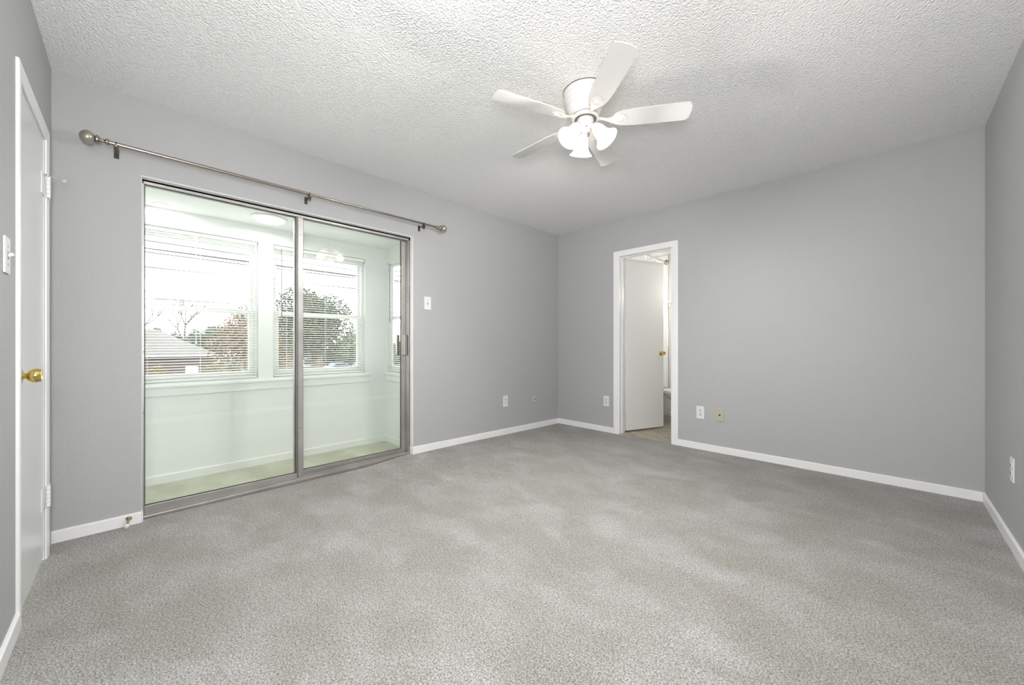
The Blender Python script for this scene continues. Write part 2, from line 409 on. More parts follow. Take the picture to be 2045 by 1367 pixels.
# hinge pin door stop
mb = MB(); mb.tube([(.207, .0075, 1.828), (.207, .0075, 1.836)], .008, 14)
mb.tube([(.207, .010, 1.832), (.215, .040, 1.826)], .0035, 10); mb.tube([(.215, .036, 1.827), (.222, .062, 1.820)], .0022, 10)
hs = build('hinge_stop', mb, M['chrome'], d1, True)
build('stop_bumper', MB().lathe([(0, 0), (.006, 0), (.0075, .003), (.0065, .010), (0, .011)], axis_m((.205, .058, 1.823), (-.9, .3, .1)), 16), M['rubber'], hs, True)

# ------------------------------------------------------------------ bathroom door (open inward)
d2 = thing('door_2', (DX0 + .026, BY + .006, 0), 'white flat bathroom door standing half open', 'door', kind='structure')
ang = math.radians(69.5); hx, hy = DX0 + .026, BY + .006
R2 = Matrix.Rotation(ang, 3, 'Z'); PV = Vector((hx, hy, 0))
mb = MB().box(hx + .002, hx + .585, hy, hy + .034, .02, 2.018, .002, rot=R2, piv=PV)
build('door_leaf', mb, M['door_satin'], d2)
def rotp(x, y, z): v = R2 @ (Vector((x, y, z)) - PV) + PV; return v
nn = R2 @ Vector((0, -1, 0))
knob_set(d2, rotp(hx + .545, hy, .915), nn, M['brass'], .92, 'door_knob', 'knob_rose', .054)
knob_set(d2, rotp(hx + .545, hy + .034, .915), -nn, M['brass'], .92, 'door_knob', 'knob_rose', .054)
for z in (.30, 1.0, 1.75):
    mb = MB(); mb.box(DX0 + .0115, DX0 + .0135, BY - .03, BY + .002, z - .045, z + .045)
    mb.lathe([(0, 0), (.006, 0), (.006, .09), (0, .09)], Matrix.Translation((hx - .001, hy - .003, z - .045)), 14)
    build('hinge', mb, M['trim'], d2, True)

# ------------------------------------------------------------------ sliding glass door
FX0, FX1 = -.135, -.046
d3 = thing('door_3', (-.09, 1.21, 0), 'sliding glass patio door in a worn aluminium frame', 'sliding door', kind='structure')
mb = MB()
mb.box(FX0, FX1, OY0 + .000, OY0 + .008, .0, OZ - .002); mb.box(FX0, FX1, OY1 - .012, OY1 - .004, .0, OZ - .002)
mb.box(FX0, FX1, OY0, OY1, OZ - .016, OZ - .004)
mb.box(FX1 - .008, FX1, OY0, OY1, OZ - .030, OZ - .006)          # room-side lip of head
mb.box(FX1 - .046, FX1 - .042, OY0, OY1, OZ - .034, OZ - .010)   # divider between tracks
mb.box(FX1 - .008, FX1, OY1 - .018, OY1 - .008, .02, OZ - .01); mb.box(FX1 - .046, FX1 - .043, OY1 - .02, OY1 - .01, .02, OZ - .01)
build('frame', mb, M['alu'], d3)
mb = MB(); mb.box(FX0, FX1 + .004, OY0, OY1 - .004, -.03, .012, .002); mb.box(FX1 - .006, FX1 - .002, OY0 + .004, OY1 - .012, .010, .024)
mb.box(FX1 - .046, FX1 - .043, OY0 + .004, OY1 - .012, .010, .024)
for v in mb.bm.verts:
    v.co.z += rise(0, v.co.y) * .75
build('threshold', mb, M['alu'], d3)
def panel(name, x0, x1, y0, y1, sl, sr, zb, rail_t, label, tilt=0.0):
    p = build(name, MB().box(x0, x1, y0, y0 + sl, zb, OZ - .012, .0015).box(x0, x1, y1 - sr, y1, zb, OZ - .012, .0015)
              .box(x0 + .001, x1 - .001, y0 + sl, y1 - sr, zb, .070, .0015).box(x0 + .001, x1 - .001, y0 + sl, y1 - sr, OZ - rail_t, OZ - .012, .0015), M['alu'], d3, label=label)
    xm = (x0 + x1) / 2
    build('glass', MB().box(xm - .002, xm + .002, y0 + sl - .004, y1 - sr + .004, .066, OZ - rail_t + .004), M['glass'], p)
    g = MB(); w = .004
    for a, b in ((y0 + sl, y0 + sl + w), (y1 - sr - w, y1 - sr)): g.box(xm - .005, xm + .005, a, b, .070, OZ - rail_t)
    g.box(xm - .005, xm + .005, y0 + sl, y1 - sr, .070, .070 + w); g.box(xm - .005, xm + .005, y0 + sl, y1 - sr, OZ - rail_t - w, OZ - rail_t)
    build('glazing_gasket', g, M['alu_dark'], p)
    return p
pl = panel('fixed_panel', -.082, -.054, OY0 + .006, 1.198, .006, .044, .016, .026, 'left glass panel in the near track')
pr = panel('sliding_panel', -.126, -.098, 1.150, OY1 - .012, .060, .048, .028, .018, 'right glass panel with the latch')
# black interlock strip on left panel's stile
build('interlock_strip', MB().box(-.056, -.0525, 1.158, 1.163, .03, OZ - .02), M['alu_dark'], pl)
# latch handle
hz0, hz1 = .925, 1.11
mb = MB(); mb.box(-.099, -.093, 2.026, 2.074, hz0, hz1, .001); mb.box(-.095, -.064, 2.043, 2.076, hz0, hz1, .003)
hd = build('handle', mb, M['pull'], pr, label='polished metal pull handle')
for gy in (2.047, 2.0575, 2.068):
    build('handle_groove', MB().box(-.0665, -.0630, gy, gy + .0035, hz0 + .002, hz1 - .002), M['alu_dark'], hd)
build('latch_lever', MB().box(-.092, -.080, 2.070, 2.076, .985, 1.055, .002), M['alu_dark'], hd)
build('outer_pull', MB().box(-.150, -.127, 1.998, 2.026, hz0, hz1, .002), M['nickel'], pr)
for y, z in ((1.180, 1.84), (1.180, .40), (OY0 + .010, .98), (OY0 + .010, .62)):
    build('screw', MB().lathe([(0, 0), (.0035, 0), (.0025, .0015), (0, .0015)], axis_m((-.0535, y, z), (1, 0, 0)), 12), M['alu_dark'], d3)

# ------------------------------------------------------------------ sunroom shell
WZ0, WZ1 = 0.735, 1.895
w1 = (0.205, 1.051); w2 = (1.160, 1.980)
T = 0.13
mb = MB()
x0, x1 = SX - T, SX
for a, b in ((-0.35, w1[0]), (w1[1], w2[0]), (w2[1], SY1 + .055)): mb.box(x0, x1, a, b, -.05, SH)
for a, b in (w1, w2): mb.box(x0, x1, a, b, -.05, WZ0); mb.box(x0, x1, a, b, WZ1, SH)
struct('wall_sunroom_front', mb, M['sunwall'], 'white sunroom wall with the two wide windows', 'wall')
w3 = (-.712, -.16); T3 = .055
mb = MB(); mb.box(SX, w3[0], SY1, SY1 + T3, -.05, SH); mb.box(w3[1], -.14, SY1, SY1 + T3, -.05, SH); mb.box(w3[0], w3[1], SY1, SY1 + T3, -.05, WZ0); mb.box(w3[0], w3[1], SY1, SY1 + T3, WZ1 - .005, SH)
struct('wall_sunroom_side', mb, M['sunwall'], 'narrow white sunroom wall holding the side window', 'wall')
struct('wall_sunroom_end', MB().box(SX - T, -.14, -.35, -.25, -.05, SH), M['sunwall'], 'white end wall of the sunroom', 'wall')
struct('baseboard_sunroom_front', MB().ext(BB, lambda u, v, t: (SX + u, t, v), -.25, SY1), M['sunwall'], 'white baseboard under the sunroom windows', 'baseboard')
struct('baseboard_sunroom_side', MB().ext(BB, lambda u, v, t: (t, SY1 - u, v), SX, -.14), M['sunwall'], 'short white baseboard on the sunroom side wall', 'baseboard')
# sill ledge and apron
mb = MB(); mb.box(SX - .08, SX + .018, .10, 2.02, .702, .722, .003); mb.box(SX - .001, SX + .010, .12, 2.015, .640, .702, .002)
mb.box(SX, SX + .006, .12, 2.015, .722, WZ0 + .003)
struct('trim_6', mb, M['sunwall'], 'white sill ledge and apron under the two sunroom windows', 'window sill')
mb = MB(); mb.box(w3[0] - .03, w3[1] + .01, SY1 - .018, SY1 + .08, .702, .722, .003); mb.box(w3[0] - .02, w3[1], SY1 - .010, SY1 + .001, .640, .702, .002)
struct('trim_7', mb, M['sunwall'], 'white sill ledge under the sunroom side window', 'window sill')

def window(idx, fn, a, b, label):
    """fn(t,d,z): t along wall, d depth outward from inner wall face"""
    w = thing('window_%d' % idx, fn((a + b) / 2, .09, WZ0), label, 'window', kind='structure')
    def bx(mb, t0, t1, d0, d1, z0, z1, bev=.0015):
        p, q = fn(t0, d0, z0), fn(t1, d1, z1)
        mb.box(min(p[0], q[0]), max(p[0], q[0]), min(p[1], q[1]), max(p[1], q[1]), z0, z1, bev)
    mb = MB(); f = .022
    bx(mb, a, a + f, .055, .125, WZ0, WZ1); bx(mb, b - f, b, .055, .125, WZ0, WZ1)
    bx(mb, a + f, b - f, .055, .125, WZ1 - f, WZ1); bx(mb, a + f, b - f, .055, .125, WZ0, WZ0 + .03)
    build('window_frame', mb, M['vinyl'], w)
    zm = 1.300
    for nm, d, z0, z1, s in (('upper_sash', .098, zm - .012, WZ1 - f, .022), ('lower_sash', .070, WZ0 + .028, zm + .018, .036)):
        mb = MB(); A, B = a + f, b - f
        bx(mb, A, A + s, d, d + .022, z0, z1); bx(mb, B - s, B, d, d + .022, z0, z1)
        bx(mb, A + s, B - s, d, d + .022, z0, z0 + s); bx(mb, A + s, B - s, d, d + .022, z1 - .036, z1)
        sh = build(nm, mb, M['vinyl'], w)
        g = MB(); bx(g, A + s - .003, B - s + .003, d + .009, d + .012, z0 + s - .003, z1 - .033, 0)
        build('pane', g, M['pane'], sh)
    return w
fnL = lambda t, d, z: (SX - d, t, z)
fnS = lambda t, d, z: (t, SY1 + d * .4, z)
window(1, fnL, *w1, 'white vinyl sunroom window at the left, overlooking a roof')
window(2, fnL, *w2, 'white vinyl sunroom window in the middle, overlooking a big tree')
window(3, fnS, *w3, 'white vinyl side window at the right end of the sunroom')

def blind(fn, a, b, ang, cords, wand_t, label, name='venetian_blind', pullc=None):
    B_ = thing(name, fn((a + b) / 2, .03, WZ1 - .03), label, 'blind', 'open white mini blinds on the sunroom windows')
    def P(t, d, z): return Vector(fn(t, d, z))
    def bx(mb, t0, t1, d0, d1, z0, z1, bev=0):
        p, q = fn(t0, d0, z0), fn(t1, d1, z1)
        mb.box(min(p[0], q[0]), max(p[0], q[0]), min(p[1], q[1]), max(p[1], q[1]), z0, z1, bev)
    a += .008; b -= .008
    mb = MB(); bx(mb, a, b, .012, .040, WZ1 - .030, WZ1 - .003, .002); build('head_rail', mb, M['slat'], B_)
    mb = MB(); bx(mb, a, b, .014, .038, .742, .754, .003); build('bottom_rail', mb, M['slat'], B_)
    mb = MB(); z = .775; dm = .026; hw = .0125
    while z < WZ1 - .035:
        ca, sa = math.cos(ang) * hw, math.sin(ang) * hw
        ring = []
        for (u, c) in ((-1, 0), (-.5, .0022), (0, .003), (.5, .0022), (1, 0)):
            ring.append((dm + u * ca, z + u * sa + c))
        vt = [[mb.bm.verts.new(P(t, d, zz)) for d, zz in ring] for t in (a, b)]
        vb = [[mb.bm.verts.new(P(t, d, zz - .0004)) for d, zz in ring] for t in (a, b)]
        for i in range(4):
            mb.bm.faces.new([vt[0][i], vt[0][i + 1], vt[1][i + 1], vt[1][i]])
            mb.bm.faces.new([vb[0][i], vb[1][i], vb[1][i + 1], vb[0][i + 1]])
        mb.bm.faces.new([vt[0][0], vt[1][0], vb[1][0], vb[0][0]]); mb.bm.faces.new([vt[0][4], vb[0][4], vb[1][4], vt[1][4]])
        z += .0207
    build('slats', mb, M['slat'], B_)
    mb = MB()
    for t in cords:
        for d in (.0125, .0395): mb.tube([P(t, d, .748), P(t, d, WZ1 - .01)], .0009, 5)
    build('ladder_cords', mb, M['slat'], B_)
    if wand_t is not None:
        build('tilt_wand', MB().tube([P(wand_t, .004, WZ1 - .02), P(wand_t, .002, 1.255)], .0032, 8), M['wand'], B_)
    if pullc is not None:
        mb = MB()
        for k in (0, .006): mb.tube([P(pullc + k, .006, WZ1 - .02), P(pullc + k, .006, 1.05)], .0011, 6)
        mb.lathe([(0, 0), (.006, .003), (.004, .028), (0, .03)], Matrix.Translation(P(pullc + .003, .006, 1.02)), 10)
        build('pull_cord', mb, M['slat'], B_)
    return B_
blind(fnL, *w1, math.radians(7), (.37, .67, .975), None, 'white mini blind on the left sunroom window', pullc=.64)
blind(fnL, *w2, math.radians(7), (1.27, 1.60, 1.88), 1.225, 'white mini blind on the middle sunroom window with a tilt wand')
blind(fnS, *w3, math.radians(7), (-.60, -.42, -.24), -.660, 'white mini blind on the sunroom side window')

# sunroom ceiling lights
o = thing('ceiling_light', (-.655, .441, SH), 'small bright recessed light in the sunroom ceiling, far left', 'ceiling light')
build('trim_ring', MB().lathe([(.052, 0), (.054, -.003), (.044, -.004), (.042, 0)], Matrix.Translation((-.655, .441, SH)), 32), M['vinyl'], o, True)
build('lens', MB().lathe([(0, -.0035), (.043, -.003), (.043, 0)], Matrix.Translation((-.655, .441, SH)), 32), M['can_lit'], o, True)
o = thing('ceiling_light', (-.455, 1.067, SH), 'wide pale disc light on the sunroom ceiling', 'ceiling light')
build('base_ring', MB().lathe([(0, 0), (.128, 0), (.130, -.006), (.122, -.010), (.108, -.010)], Matrix.Translation((-.455, 1.067, SH)), 48), M['vinyl'], o, True)
build('dome', MB().lathe([(.112, -.009), (.105, -.018), (.08, -.028), (.045, -.033), (0, -.035)], Matrix.Translation((-.455, 1.067, SH)), 48), M['dome'], o, True)

# ------------------------------------------------------------------ curtain rod
RX = .080
rod = thing('curtain_rod', (RX, 1.2, 2.112), 'satin metal curtain rod with egg finials above the sliding door', 'curtain rod')
build('rod', MB().tube([(RX, .195, 2.112), (RX, 1.19, 2.112)], .0105, 20), M['nickel'], rod, True, label='thick half of the telescoping rod')
build('rod', MB().tube([(RX, 1.17, 2.112), (RX, 2.29, 2.112)], .0085, 20), M['nickel'], rod, True, label='thin half of the telescoping rod')
def finial(y, s):
    m = axis_m((RX, y, 2.112), (0, s, 0))
    f = build('finial', MB().lathe([(.014, .048), (.022, .051), (.030, .059), (.0338, .070), (.0335, .080), (.029, .090), (.021, .098), (.011, .1035), (.004, .1055), (0, .106)], m, 36), M['finial'], rod, True)
    build('finial_collar', MB().lathe([(0, -.004), (.013, -.004), (.0165, .001), (.0165, .006), (.012, .010), (.0085, .016), (.0085, .022), (.013, .030), (.019, .034), (.0225, .038), (.0225, .043), (.018, .046), (0, .046)], m, 28), M['nickel'], f, True)
# left finial points to -y
finial(.203, -1); finial(2.290, 1)
for y in (.232, 1.200, 2.150):
    mb = MB()
    mb.box(.000, .004, y - .010, y + .010, 2.060, 2.112, .001)
    mb.box(.003, .070, y - .005, y + .005, 2.088, 2.094, .001)
    b_ = [(RX + .0135 * math.cos(t), y, 2.112 + .0135 * math.sin(t)) for t in [math.radians(k) for k in range(150, 391, 20)]]
    mb.tube(b_, .0026, 8)
    mb.box(.066, .094, y - .009, y + .009, 2.080, 2.099, .001)
    mb.box(.076, .084, y - .008, y - .004, 2.062, 2.082); mb.box(.076, .084, y + .004, y + .008, 2.062, 2.082)
    br = build('bracket', mb, M['bronze'], rod)
    build('thumb_screw', MB().lathe([(0, 0), (.004, 0), (.004, .008), (.006, .009), (.006, .013), (0, .013)], axis_m((.094, y, 2.094), (1, 0, 0)), 12), M['nickel'], br, True)

# ------------------------------------------------------------------ ceiling fan
FC = Vector((1.844, 2.097, H))
fan = thing('ceiling_fan', FC, 'white five blade ceiling fan with three lit glass shades', 'ceiling fan')
T0 = Matrix.Translation((FC.x, FC.y, 0))
build('motor_housing', MB().lathe([(0, 2.44), (.118, 2.44), (.123, 2.436), (.123, 2.418), (.119, 2.412), (.121, 2.404), (.117, 2.392), (.114, 2.388), (.115, 2.380), (.109, 2.366), (.104, 2.360), (.105, 2.352), (.097, 2.338), (.090, 2.326), (.082, 2.316), (.076, 2.311), (.070, 2.309), (0, 2.309)], T0, 64), M['fan'], fan, True)
build('canopy_gap', MB().lathe([(.1235, 2.4398), (.1255, 2.4398), (.1255, 2.437), (.1235, 2.437)], T0, 64), M['fan_dark'], fan)
build('motor_gap', MB().lathe([(0, 2.309), (.062, 2.309), (.062, 2.286), (0, 2.286)], T0, 48), M['fan_dark'], fan)
build('hub_ring', MB().lathe([(.060, 2.303), (.072, 2.303), (.074, 2.299), (.074, 2.291), (.071, 2.287), (.060, 2.287), (.060, 2.303)], T0, 64), M['fan'], fan, True)
build('switch_housing', MB().lathe([(0, 2.300), (.046, 2.300), (.047, 2.296), (.047, 2.268), (.045, 2.262), (.034, 2.252), (.030, 2.246), (.030, 2.236), (.026, 2.226), (.014, 2.219), (.006, 2.216), (0, 2.215)], T0, 48), M['fan'], fan, True)
build('screw', MB().lathe([(0, 0), (.0035, 0), (.0035, .002), (0, .002)], axis_m((FC.x + .0445 * .7063, FC.y - .0445 * .7079, 2.283), (.7063, -.7079, 0)), 10), M['fan_dark'], fan)
build('screw', MB().lathe([(0, 0), (.0045, 0), (.0045, .003), (0, .003)], axis_m((FC.x + .027 * .7063, FC.y - .027 * .7079, 2.236), (.7063, -.7079, -.2)), 10), M['fan_dark'], fan)
BZ, BR = 2.275, .555
for k in range(5):
    a = math.radians(34.3 + 72 * k); er = Vector((math.cos(a), math.sin(a), 0)); et = Vector((-er.y, er.x, 0)); tl = math.radians(-13)
    tw = et * math.cos(tl) + Vector((0, 0, 1)) * math.sin(tl); nr = er.cross(tw).normalized()
    c0 = Vector((FC.x, FC.y, BZ))
    def outl(pts): return [c0 + er * r + tw * w for r, w in pts]
    # blade outline
    pts = []
    r0, r1, w0, w1_ = .150, BR, .040, .060
    def arc(cx, cy, rad, a0, a1, n=8): return [(cx + rad * math.cos(math.radians(a0 + (a1 - a0) * i / n)), cy + rad * math.sin(math.radians(a0 + (a1 - a0) * i / n))) for i in range(n + 1)]
    pts += arc(r1 - .028, w1_ - .028, .028, 90, 8) + [(r1 + .004, 0)] + arc(r1 - .028, -w1_ + .028, .028, -8, -90)
    pts += [(.26, -w1_ + .004), (.20, -.050), (.165, -.040), (.150, -.022), (.145, 0), (.150, .022), (.165, .040), (.20, .050), (.26, w1_ - .004)]
    bl = build('blade', MB().poly(outl(pts), nr * .006), M['blade'], fan)
    # blade iron below the blade
    ip = [(.068, -.013), (.095, -.009), (.120, -.010), (.150, -.022), (.180, -.030), (.205, -.027), (.220, -.012), (.222, 0), (.220, .012), (.205, .027), (.180, .030), (.150, .022), (.120, .010), (.095, .009), (.068, .013)]
    lo = []
    for r, w in ip:
        f = sm((r - .07) / .07); zz = 2.292 * (1 - f) + BZ * f
        lo.append(Vector((FC.x, FC.y, zz)) + er * r + (tw * f + et * (1 - f)) * w - nr * (.001))
    ir = build('blade_iron', MB().poly(lo, -nr * .004), M['fan'], bl)
    cc = c0 + er * .190 - nr * .005
    build('iron_boss', MB().lathe([(.018, 0), (.018, .003), (.014, .006), (.0, .007)], axis_m(cc, -nr), 20), M['fan'], ir, True)
fwd = Vector((-.7063, .7079, 0))
for k, da in enumerate((2, 122, -118)):
    d = Matrix.Rotation(math.radians(da), 3, 'Z') @ fwd
    ax = (d * .60 + Vector((0, 0, -.80))).normalized()
    hub = Vector((FC.x, FC.y, 2.244))
    neck = hub + d * .050 + Vector((0, 0, .000))
    arm = build('lamp_arm', MB().tube([hub + d * .015, hub + d * .035 + Vector((0, 0, .004)), neck + ax * .012], [.014, .013, .013], 14).lathe([(0, .002), (.020, .002), (.024, .008), (.025, .022), (.022, .026), (0, .026)], axis_m(neck, ax), 28), M['fan'], fan, True)
    m = axis_m(neck + ax * .016, ax)
    prof = [(.021, 0), (.026, .004), (.031, .014), (.034, .030), (.036, .048), (.039, .062), (.045, .078), (.055, .092), (.063, .099), (.066, .103)]
    inner = [(r - .002, h + .0005) for r, h in prof[::-1]]
    shd = build('lamp_shade', MB().lathe(prof + inner, m, 48), M['shade'], fan, True)
    build('bulb', MB().lathe([(0, .010), (.011, .012), (.012, .028), (.019, .044), (.021, .056), (.017, .068), (.009, .074), (0, .075)], m, 24), M['bulb'], shd, True)
    lp = lamp('fan_bulb_light', 'SPOT', neck + ax * .128, 37, (1, 0.975, 0.94), .03, (-ax).to_track_quat('Z', 'Y').to_euler(), spot_size=math.radians(168), spot_blend=.55)
    lamp('fan_bulb_glow', 'POINT', neck + ax * .140, 0.9, (1, 0.97, 0.93), .04)
mb = MB(); q = Vector((FC.x + .028 * .7063, FC.y - .028 * .7079, 2.236))
mb.tube([q, q + Vector((.003, -.003, -.006)), q + Vector((.003, -.003, -.060))], .0011, 6)
build('pull_chain', mb, M['fan'], fan)

# ------------------------------------------------------------------ wall plates
def outlet(loc, rz, label, material='plastic'):
    o = thing('wall_outlet', loc, label, 'outlet', 'duplex wall outlets')
    # local: plate in XZ plane, facing -Y
    L = Vector(loc)
    def bx(mb, x0, x1, y0, y1, z0, z1, b=0): mb.box(L.x + x0, L.x + x1, L.y + y0, L.y + y1, L.z + z0, L.z + z1, b)
    mb = MB(); bx(mb, -.036, .036, -.006, -.0002, -.060, .060, .002); build('cover_plate', mb, M[material], o)
    for s in (-1, 1):
        mb = MB(); zc = s * .0195
        m = axis_m(L + Vector((0, -.006, zc)), (0, -1, 0)); mb.lathe([(0, .0022), (.0158, .0022), (.0168, .0005), (.0168, 0)], m, 28)
        rc = build('receptacle', mb, M[material], o, True)
        mb = MB(); bx(mb, -.0095, -.0052, -.0088, -.0078, zc - .001, zc + .010); bx(mb, .0052, .0095, -.0088, -.0078, zc - .001, zc + .010)
        mb.lathe([(0, .0008), (.0042, .0008), (.0042, 0)], axis_m(L + Vector((0, -.0080, zc - .008)), (0, -1, 0)), 12)
        build('slots', mb, M['slot'], rc)
    mb = MB().lathe([(0, .001), (.003, .0008), (.003, 0)], axis_m(L + Vector((0, -.006, 0)), (0, -1, 0)), 12); build('screw', mb, M['greyslot'], o)
    o.rotation_euler = (0, 0, rz)
    return o
first = outlet((1.751, RL, .360), 0, 'white outlet right of the bathroom door, beside the beige plate')
def put(loc, rz, label):
    c = copy_tree(first); c.location = loc; c.rotation_euler = (0, 0, rz); c['label'] = label; return c
put((.712, RL, .360), 0, 'white outlet on the back wall just left of the bathroom doorway')
put((0, 3.252, .385), PI / 2, 'white outlet low on the sliding door wall, left of the round jack')
put((RW, 3.420, .395), -PI / 2, 'white outlet low on the right wall, nearly edge on')

def switch(loc, rz, label, up=1):
    o = thing('light_switch', loc, label, 'light switch', 'toggle light switches')
    L = Vector(loc)
    def bx(mb, x0, x1, y0, y1, z0, z1, b=0, **k): mb.box(L.x + x0, L.x + x1, L.y + y0, L.y + y1, L.z + z0, L.z + z1, b, **k)
    mb = MB(); bx(mb, -.036, .036, -.006, -.0002, -.060, .060, .002); build('cover_plate', mb, M['plastic'], o)
    mb = MB(); bx(mb, -.0055, .0055, -.0072, -.0055, -.012, .012); build('toggle_slot', mb, M['greyslot'], o)
    mb = MB(); bx(mb, -.0042, .0042, -.019, -.004, -.006 + .004 * up, .004 + .004 * up, .0015, rot=Matrix.Rotation(-.45 * up, 3, 'X')); build('toggle', mb, M['plastic'], o)
    for s in (-1, 1):
        mb = MB().lathe([(0, .001), (.003, .0008), (.003, 0)], axis_m(L + Vector((0, -.006, .030 * s)), (0, -1, 0)), 12)
        build('screw', mb, M['greyslot'], o)
    o.rotation_euler = (0, 0, rz)
    return o
switch((0, 2.240, 1.408), PI / 2, 'white light switch between the sliding door and far corner')
switch((.998, 0, 1.318), PI, 'white light switch at the left edge beside the closed door', 1)
# round cable cover
o = thing('round_cable_plate', (0, 3.744, .360), 'small round painted cable plate near the far corner', 'cable plate')
mm = axis_m((0, 3.744, .360), (1, 0, 0))
build('plate', MB().lathe([(0, .001), (.032, .001), (.033, .004), (.028, .009), (.020, .010), (.012, .007), (0, .007)], mm, 32), mat('painted_over_plate', (.56, .56, .57), .4), o, True)
build('socket', MB().lathe([(.008, .007), (.008, .010), (.004, .010), (0, .009)], mm, 20), M['slot'], o)
# beige coax plate
o = thing('cable_jack_plate', (1.923, RL, .355), 'beige cable jack plate to the right of the white outlet', 'cable jack')
mb = MB().box(1.923 - .036, 1.923 + .036, RL - .008, RL - .0002, .355 - .060, .355 + .060, .003); build('cover_plate', mb, M['beige'], o)
build('jack', MB().lathe([(.0085, 0), (.0085, .003), (.006, .003), (.006, .008), (0, .008)], axis_m((1.923, RL - .008, .357), (0, -1, 0)), 20), M['slot'], o, True)
for s in (-1, 1):
    mb = MB().lathe([(0, .001), (.0035, .0008), (.0035, 0)], axis_m((1.923, RL - .008, .355 + .042 * s), (0, -1, 0)), 12)
    build('screw', mb, M['greyslot'], o)

# door stop on baseboard
o = thing('door_stop', (.012, .280, .035), 'small brass door stop with white rubber tip on the left baseboard', 'door stop')
ax = Vector((.90, -.10, -.30)).normalized()
mm = axis_m((.011, .280, .040), ax)
build('base', MB().lathe([(0, 0), (.014, 0), (.0145, .002), (.010, .010), (.006, .022), (.0045, .030), (0, .030)], mm, 24), M['old_brass'], o, True)
build('rod', MB().lathe([(0, .028), (.004, .028), (.004, .058), (0, .058)], mm, 14), M['old_brass'], o, True)
build('rubber_tip', MB().lathe([(0, .056), (.008, .056), (.0095, .060), (.0095, .070), (.008, .073), (.003, .073), (.003, .070), (0, .070)], mm, 20), M['rubber'], o, True)

# ------------------------------------------------------------------ bathroom
BYE, BXR, BH = 5.72, 1.70, 2.30
tile = bpy.data.materials.new('beige_stone_tile'); nt, N, L, b = nodes_of(tile)
g_ = N.new('ShaderNodeNewGeometry'); mp = N.new('ShaderNodeMapping'); mp.inputs['Rotation'].default_value = (0, 0, .785); mp.inputs['Scale'].default_value = (3.2, 3.2, 1)
br = N.new('ShaderNodeTexBrick'); br.offset = 0; br.inputs['Color1'].default_value = (.42, .37, .29, 1); br.inputs['Color2'].default_value = (.34, .30, .235, 1); br.inputs['Mortar'].default_value = (.24, .21, .165, 1)
br.inputs['Scale'].default_value = 1.0; br.inputs['Mortar Size'].default_value = .02; br.inputs['Brick Width'].default_value = 1.0; br.inputs['Row Height'].default_value = 1.0
nz = N.new('ShaderNodeTexNoise'); nz.inputs['Scale'].default_value = 9; nz.inputs['Detail'].default_value = 5
mx = N.new('ShaderNodeMixRGB'); mx.blend_type = 'OVERLAY'; mx.inputs['Fac'].default_value = .45
L.new(g_.outputs['Position'], mp.inputs['Vector']); L.new(mp.outputs['Vector'], br.inputs['Vector']); L.new(g_.outputs['Position'], nz.inputs['Vector'])
L.new(br.outputs['Color'], mx.inputs['Color1']); L.new(nz.outputs['Fac'], mx.inputs['Color2']); L.new(mx.outputs['Color'], b.inputs['Base Color']); b.inputs['Roughness'].default_value = .45
struct('floor', MB().box(-.05, BXR, RL + .008, BYE + .1, -.06, .002), tile, 'beige stone tile floor of the bathroom', 'floor')
struct('wall_bathroom_back', MB().box(-.1, BXR, BYE, BYE + .1, -.05, BH), M['bathwall'], 'cream back wall of the bathroom', 'wall')
struct('wall_bathroom_left', MB().box(-.14, -.04, BY, BYE, -.05, BH), M['bathwall'], 'white tub alcove wall of the bathroom', 'wall')
struct('wall_bathroom_right', MB().box(BXR, BXR + .1, BY, BYE + .1, -.05, BH), M['bathwall'], 'far right wall of the bathroom', 'wall')
mb = MB().box(-.04, DX0 - .06, BY + .0005, BY + .006, -.05, BH).box(DX1 + .06, BXR, BY + .0005, BY + .006, -.05, BH)
struct('wall_bathroom_front', mb, M['bathwall'], 'white bathroom face of the dividing wall', 'wall')
struct('ceiling', MB().box(-.14, BXR + .1, BY, BYE + .1, BH, BH + .1), M['bathceil'], 'white bathroom ceiling', 'ceiling')
struct('trim_8', MB().box(.0, .815, BYE - .014, BYE, .40, BH - .002, .004), M['ceramic'], 'white surround panel at the end of the bathtub', 'tub surround')
struct('baseboard_bathroom', MB().ext(BB, lambda u, v, t: (t, BYE - u, v), .83, BXR), M['bathwall'], 'cream baseboard behind the toilet', 'baseboard')
# bathtub
mb = MB(); mb.box(.0, .745, BY + .01, BYE - .016, 0, .42, .015); tub = build('bathtub', mb, M['ceramic'], smooth=True)
bo = tub; tag(tub, 'white bathtub hidden behind the open bathroom door', 'bathtub')
# shower rod + curtain
rodb = thing('shower_rod', (.79, 5.0, 2.20), 'chrome shower curtain rod above the bathroom door', 'shower rod')
build('rod', MB().tube([(.79, BY + .006, 2.20), (.79, BYE - .014, 2.20)], .0125, 16), M['chrome'], rodb, True)
for y, s in ((BYE - .014, -1), (BY + .006, 1)):
    build('flange', MB().lathe([(0, 0), (.036, 0), (.036, .006), (.026, .018), (.016, .022), (0, .022)], axis_m((.79, y, 2.20), (0, s, 0)), 24), M['nickel'], rodb, True)
ys_ = [BY + .10 + i * .088 for i in range(11)]
for i, y in enumerate(ys_):
    pts = [(.79 + .024 * math.cos(t), y, 2.190 + .026 * math.sin(t)) for t in [2 * PI * k / 16 for k in range(17)]]
    r_ = build('curtain_ring', MB().tube(pts, .0045, 8), M['vinyl'], base=(.79, y, 2.19), smooth=True)
    tag(r_, 'white plastic ring holding the shower curtain on the rod', 'curtain ring', 'white rings along the shower curtain rod')
mb = MB(); n = 150; rows = 14; gg = []
